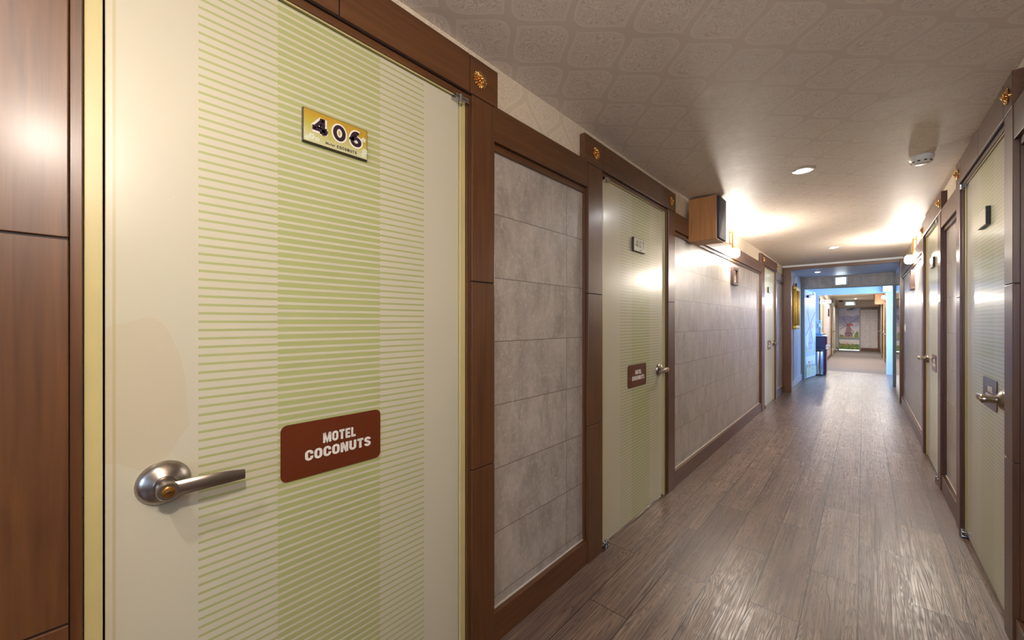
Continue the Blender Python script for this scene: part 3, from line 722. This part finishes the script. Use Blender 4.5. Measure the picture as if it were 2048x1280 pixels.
EXITW = glow('exit_sign_white', (.93, 1, 1, 1), 5); EXITG = glow('exit_sign_green', (.35, .9, .8, 1), 1.4)
def exit_sign(loc, label, w, h, mat, hang=0):
    t = thing('exit_sign', label, 'exit sign', loc, 0)
    bm = BM(); box(bm, -w/2, w/2, -.05, 0, 0, h, .004); obj('housing', bm, plain('sign_housing', rgb(190, 205, 215), .4), t)
    bm = BM(); box(bm, -w*.36, w*.34, -.0525, -.05, h*.08, h*.92, .0005); p = obj('lit_panel', bm, mat, t)
    bm = BM()                                                                   # running figure and doorway, washed out by the glow
    k = h*.8; ox = 0; oz = h*.5; y0, y1 = -.0528, -.0535
    prism(bm, [(ox-.38*k*.5, oz-.35*k), (ox-.30*k*.5, oz-.35*k), (ox+.1*k, oz-.02*k), (ox+.02*k, oz+.04*k)], y0, y1)
    prism(bm, [(ox+.02*k, oz-.02*k), (ox+.12*k, oz), (ox+.08*k, oz+.25*k), (ox-.02*k, oz+.22*k)], y0, y1)
    prism(bm, [(ox+.08*k, oz), (ox+.16*k, oz-.02*k), (ox+.25*k, oz-.3*k), (ox+.18*k, oz-.32*k)], y0, y1)
    prism(bm, [(ox+.09*k+.055*k*math.cos(a), oz+.32*k+.055*k*math.sin(a)) for a in [2*math.pi*q/12 for q in range(12)]], y0, y1)
    bmesh.ops.recalc_face_normals(bm, faces=list(bm.faces)); obj('pictogram', bm, EXITG, t)
    if hang:
        bm = BM(); tube(bm, [(0, -.025, h-.002), (0, -.025, h+hang)], .008); obj('hanging_rod', bm, WHITE, t)
    return t
exit_sign((-.345, 10.598, 2.03), 'brightly lit white exit sign on the grey beam in the lobby', .22, .165, EXITW)
exit_sign((-.42, 21.6, 1.97), 'small cyan-glowing exit sign hanging before the windmill door', .34, .15, EXITG, .085)
t = obj('dome_camera', (lambda b: (lathe(b, [(.07, 0), (.07, -.02), (.055, -.05), (.03, -.07), (0, -.075)], 24), b)[1])(BM()), BLACK, None, True); t.location = (-.72, 21.8, 2.2); t['label'] = 'small dark dome on the ceiling at the far left end of the rear corridor'; t['category'] = 'camera'

# gilt mirror on the lobby's left wall
t = thing('gilt_mirror', 'tall gold-framed mirror hanging on a cord on the left lobby wall', 'mirror', (-1.02, 9.42, 1.12), RZ['L'])
W_, H_ = .62, .83
bm = BM()
for x0, x1, z0, z1 in ((-W_/2, W_/2, 0, .07), (-W_/2, W_/2, H_-.07, H_), (-W_/2, -W_/2+.07, .07, H_-.07), (W_/2-.07, W_/2, .07, H_-.07)):
    box(bm, x0, x1, -.06, 0, z0, z1, .008); box(bm, x0+.012, x1-.012, -.07, -.05, z0+.012, z1-.012, .006)
n = 24
for k in range(n):
    for x in (-W_/2+.008, W_/2-.008): bmesh.ops.create_uvsphere(bm, u_segments=8, v_segments=6, radius=.011, matrix=Matrix.Translation((x, -.062, .03+k*(H_-.06)/(n-1))))
obj('gilt_frame', bm, GOLDFR, t, True)
bm = BM(); box(bm, -W_/2+.07, W_/2-.07, -.02, -.01, .07, H_-.07); obj('mirror_glass', bm, plain('mirror_silver', rgb(235, 235, 225), .03, 1, var=.01), t)
bm = BM(); tube(bm, [(-.1, -.02, H_-.01), (-.04, -.03, H_+.14), (0, -.02, H_+.22), (.04, -.03, H_+.14), (.1, -.02, H_-.01)], .006); tube(bm, [(0, 0, H_+.22), (0, -.03, H_+.22)], .008)
obj('hanging_cord', bm, OFFW, t, True)
bm = BM(); box(bm, -.05, .05, -.05, -.01, H_, H_+.07, .006); obj('clip', bm, BLACK, t)

# ------------------------------------------------------------------ windmill mural (generic painted scene)
def mural(parent, w, h, y, fade=0):
    def c(r, g, b): return rgb(*[int(a*(1-fade)+k*fade) for a, k in ((r, 214), (g, 226), (b, 240))])
    m, N, L, Pn = new_mat('mural_sky_%d' % int(fade*100)); tc = N.new('ShaderNodeTexCoord'); sp = N.new('ShaderNodeSeparateXYZ'); L.new(tc.outputs['Object'], sp.inputs[0])
    f = mth(N, L, 'ADD', mth(N, L, 'DIVIDE', sp.outputs['Z'], h), mth(N, L, 'MULTIPLY', mth(N, L, 'SUBTRACT', noise(N, L, coords(N, L, (2, 1, 5)), 1.6, 5), .5), .28))
    L.new(ramp(N, L, f, [(.3, c(214, 208, 204)), (.55, c(190, 186, 196)), (.66, c(132, 128, 168)), (.80, c(112, 108, 156)), (.88, c(180, 174, 196)), (1., c(140, 160, 196))]), Pn.inputs['Base Color'])
    Pn.inputs['Roughness'].default_value = .35
    g, N, L, Pn = new_mat('mural_meadow_%d' % int(fade*100)); L.new(ramp(N, L, noise(N, L, coords(N, L), 16, 5, .7), [(.3, c(44, 84, 44)), (.5, c(88, 130, 60)), (.62, c(196, 170, 90)), (.75, c(206, 104, 70))]), Pn.inputs['Base Color']); Pn.inputs['Roughness'].default_value = .35
    mats = [m, g, plain('mural_water_%d' % int(fade*100), c(112, 136, 160), .35), plain('mural_mill_%d' % int(fade*100), c(140, 106, 112), .35, var=.2), plain('mural_roof_%d' % int(fade*100), c(168, 66, 60), .35), plain('mural_dark_%d' % int(fade*100), c(78, 58, 70), .35), plain('mural_bank_%d' % int(fade*100), c(150, 140, 84), .35), plain('mural_poppy_%d' % int(fade*100), c(216, 104, 72), .35)]
    bm = BM(); e = .0004; lv = [0]
    def lay(poly, mi):
        lv[0] += 1; prism(bm, [(x*w, z*h) for x, z in poly], y, y-e*lv[0], mi)
    box(bm, 0, w, y-.0003, y, 0, h, 0, 1, 0)
    lay([(0, .30), (1, .28), (1, .24), (0, .24)], 2)
    lay([(0, .31), (1, .30), (1, .275), (0, .275)], 6)
    random.seed(9)
    lay([(0, 0), (1, 0), (1, .12)]+[(1-k/12, .12+.03*random.random()) for k in range(1, 12)]+[(0, .2)], 1)
    lay([(.74, .30), (.98, .30), (.97, .40), (.9, .46), (.84, .41), (.78, .38)], 1)
    lay([(.02, .31), (.24, .31), (.22, .36), (.12, .35), (.04, .38)], 1)
    lay([(.26, .31), (.70, .31), (.66, .385), (.30, .385)], 3)
    lay([(.24, .385), (.72, .385), (.66, .405), (.30, .405)], 5)
    lay([(.31, .405), (.63, .405), (.54, .58), (.39, .58)], 3)
    lay([(.37, .57), (.56, .57), (.70, .575), (.70, .60), (.64, .635), (.5, .64), (.40, .62)], 4)
    lay([(.46, .31), (.52, .31), (.52, .35), (.46, .35)], 5)
    def blade(x0, z0, x1, z1, wd):
        dx, dz = x1-x0, z1-z0; l = math.hypot(dx*w, dz*h); nx, nz = -dz*h/l*wd/w, dx*w/l*wd/h
        lay([(x0, z0), (x1, z1), (x1+nx, z1+nz), (x0+nx, z0+nz)], 5)
    for x1, z1 in ((.20, .78), (.98, .765), (.03, .50), (.72, .40)): blade(.42, .605, x1, z1, .022)
    for k in range(26):
        x, z = random.uniform(.03, .95), random.uniform(.07, .17); r = random.uniform(.010, .024)
        lay([(x+r*math.cos(a), z+r*.45*math.sin(a)) for a in [2*math.pi*q/8 for q in range(8)]], 7 if k % 4 else 2)
    bmesh.ops.recalc_face_normals(bm, faces=list(bm.faces))
    return obj('painted_mural', bm, mats, parent, label='printed windmill meadow scene')
# open door with a faded mural
ND[0] += 1
t = thing('door_%d' % ND[0], 'pale door with faded windmill print, swung open beside the water dispenser', 'door', (-.955, 10.74, 0), math.radians(81.5), None, 'structure')
bm = BM(); box(bm, 0, .82, 0, .045, .01, 1.96, .003); lf = obj('door_leaf', bm, plain('faded_door_paint', rgb(206, 214, 226), .3), t)
mr = mural(t, .80, 1.9, -.001, .55); mr.location = (.01, 0, .035)
bm = BM(); box(bm, .08, .24, -.045, -.012, 1.80, 1.86, .006); tube(bm, [(.16, -.03, 1.865), (.3, -.09, 1.875), (.05, -.12, 1.9)], .008); obj('door_closer', bm, BLACK, t)
bm = BM()
for k in range(8): prism(bm, [(.03+k*.1, .04), (.085+k*.1, .04), (.085+k*.1, .22), (.0575+k*.1, .26), (.03+k*.1, .22)], -.015, -.0165)
bmesh.ops.recalc_face_normals(bm, faces=list(bm.faces)); obj('painted_fence', bm, plain('painted_fence_cream', rgb(226, 232, 204), .4), t)

# ------------------------------------------------------------------ dispenser, bin, cup cabinet
t = thing('water_dispenser', 'maroon-fronted water dispenser with dark navy side, behind the open door', 'water dispenser', (-.86, 11.98, 0), RZ['L'])
bm = BM(); box(bm, -.15, .15, -.19, .2, 0, .92, .012); obj('cabinet', bm, NAVY, t)
bm = BM(); box(bm, -.148, .148, -.207, -.188, .02, .60, .006); box(bm, -.148, .148, -.215, -.188, .72, .915, .008); fr = obj('front_panel', bm, MAROON, t)
bm = BM(); box(bm, -.12, .12, -.245, -.188, .60, .62, .004); obj('drip_tray', bm, CHROME, t)
for x in (-.05, .05):
    bm = BM(); tube(bm, [(x, -.21, .70), (x, -.25, .70), (x, -.25, .665)], .011); obj('tap', bm, WHITE, t, True)
bm = BM(); box(bm, -.155, .155, -.21, .205, .92, .935, .004); obj('top_plate', bm, WHITE, t)
bm = BM(); box(bm, -.13, -.12, -.214, -.206, .06, .56, .002); obj('front_trim', bm, CHROME, t)
t = thing('cup_cabinet', 'translucent blue two-shelf cup cabinet standing on the water dispenser', 'cup cabinet', (-.90, 11.98, .935), RZ['L'])
BLUEP = plain('blue_plastic', rgb(84, 150, 214), .2); m, N, L, Pn = new_mat('clear_blue_cover')
Pn.inputs['Base Color'].default_value = rgb(170, 214, 240); Pn.inputs['Alpha'].default_value = .3; Pn.inputs['Roughness'].default_value = .08
bm = BM(); box(bm, -.13, .13, -.16, .15, 0, .05, .01); obj('base', bm, BLUEP, t)
bm = BM(); box(bm, -.125, .125, -.14, .14, .05, .34, .012); obj('clear_cover', bm, m, t)
for z in (.19, .345):
    bm = BM(); box(bm, -.13, .13, -.145, .145, z, z+.03, .006); obj('shelf', bm, plain('pale_blue_shelf', rgb(190, 222, 240), .3), t)
bm = BM()
for i in range(5):
    for j in range(4): lathe(bm, [(.018, 0), (.024, .07), (.022, .07), (.016, .003)], 12, Matrix.Translation((-.09+i*.045, -.1+j*.055, .221)))
obj('cup_stack', bm, WHITE, t, kind='stuff')
t = thing('waste_bin', 'tall brushed steel cylinder bin in front of the water dispenser', 'bin', (-.79, 11.66, 0), 0)
bm = BM(); lathe(bm, [(.088, 0), (.09, .01), (.09, .56), (.087, .57)], 40); obj('bin_body', bm, plain('bin_steel', rgb(170, 175, 190), .22, 1), t, True)
bm = BM(); lathe(bm, [(.091, .565), (.091, .60), (.075, .615), (.0, .618)], 40); obj('bin_lid', bm, BLACK, t, True)
bm = BM(); lathe(bm, [(.092, 0), (.092, .03), (.0, .03)], 40); obj('base_ring', bm, BLACK, t, True)

# ------------------------------------------------------------------ rear corridor
bm = BM(); box(bm, -1.0, -.9, 13.1, 23.1, 0, 2.2); struct('wall_rear_left', bm, [TILE_PALE], 'pale panelled left wall of the rear corridor', 'wall')
bm = BM(); box(bm, .52, .62, 13.1, 23.1, 0, 2.2); struct('wall_rear_right', bm, [TILE_PALE], 'pale panelled right wall of the rear corridor', 'wall')
bm = BM(); box(bm, -1.0, .62, 23.1, 23.2, 0, 1.93, 0, 1, 0); box(bm, -1.0, .62, 23.1, 23.2, 1.93, 2.2, 0, 1, 1); struct('wall_end', bm, [TILE_PALE, PAPER], 'pale panelled end wall of the rear corridor', 'wall')
ND[0] += 1
t = thing('door_%d' % ND[0], 'end door covered with a windmill and poppy meadow print', 'door', (-.865, 23.1, 0), 0, None, 'structure')
bm = BM(); box(bm, 0, .04, -.04, 0, 0, 1.93, .003); box(bm, .73, .77, -.04, 0, 0, 1.93, .003); box(bm, .04, .73, -.04, 0, 1.89, 1.93, .003); obj('door_frame', bm, GREYM, t)
bm = BM(); box(bm, .042, .728, -.02, 0, .035, 1.888, .002); obj('door_leaf', bm, PAINTW, t)
mr = mural(t, .684, 1.85, 0, 0); mr.location = (.043, -.021, .037)
bm = BM(); box(bm, .3, .52, -.07, -.036, 1.80, 1.85, .004); tube(bm, [(.4, -.06, 1.856), (.62, -.1, 1.87), (.45, -.06, 1.9)], .008); obj('door_closer', bm, BLACK, t)
bm = BM(); box(bm, .042, .728, -.03, 0, 0, .032, .001); obj('threshold', bm, glow('daylight_under_door', (.8, .95, 1, 1), 1.2), t)  # glowing strip stands in for light showing under the door
bm = BM(); box(bm, -.09, .52, 23.06, 23.1, 1.81, 1.93, .003); trim(bm, [WX], 'brown rail above the end wall panel beside the windmill door')
bm = BM(); box(bm, .455, .52, 23.05, 23.1, 0, 1.81, .003); trim(bm, [WV], 'brown corner post beside the end wall panel')
bm = BM(); box(bm, -.09, .455, 23.06, 23.1, 0, .13, .003); struct('baseboard_end', bm, WX, 'dark baseboard under the end wall panel', 'baseboard')
def rbox(bm, side, d0, d1, y0, y1, z0, z1, b=.002):
    if side == 'L': box(bm, -.9+d0, -.9+d1, y0, y1, z0, z1, b)
    else: box(bm, .52-d0, .52-d1, y0, y1, z0, z1, b)
for side, segs, drs in (('L', [(13.12, 13.3), (14.5, 18.55), (19.85, 23.05)], [(13.45, 14.35), (18.75, 19.65)]), ('R', [(13.12, 14.4), (15.7, 16.85), (18.15, 19.3), (20.6, 23.05)], [(14.6, 15.5), (17.05, 17.95), (19.5, 20.4)])):
    nm = 'left' if side == 'L' else 'right'
    bm = BM()
    for a, b in segs: rbox(bm, side, 0, .028, a, b, 1.9, 2.02)
    trim(bm, [WH], 'brown rails along the rear corridor, %s wall' % nm)
    bm = BM()
    for a, b in segs: rbox(bm, side, 0, .026, a, b, 0, .12)
    struct('baseboard_rear_'+nm, bm, WH, 'dark baseboard along the rear corridor, %s wall' % nm, 'baseboard')
    for k, (a, b) in enumerate(drs):
        bm = BM(); rbox(bm, side, 0, .031, a-.15, a-.005, 0, 2.03); rbox(bm, side, 0, .031, b+.005, b+.15, 0, 2.03); rbox(bm, side, 0, .031, a-.17, b+.17, 2.032, 2.16)
        trim(bm, [WV], 'brown casing of rear corridor door %s of the %s wall' % (['nearest', 'middle', 'last'][k], nm))
        door(side, a, b, 'l' if side == 'L' else 'r', (.2, .36, .63, .8), .8 if side == 'L' else .1, 'cream door in the rear corridor, %s wall, %s' % (nm, ['nearest', 'second', 'third'][k]), simple=True,
             loc=((-.9+.014, a, 0) if side == 'L' else (.52-.014, b, 0)), H=2.0)
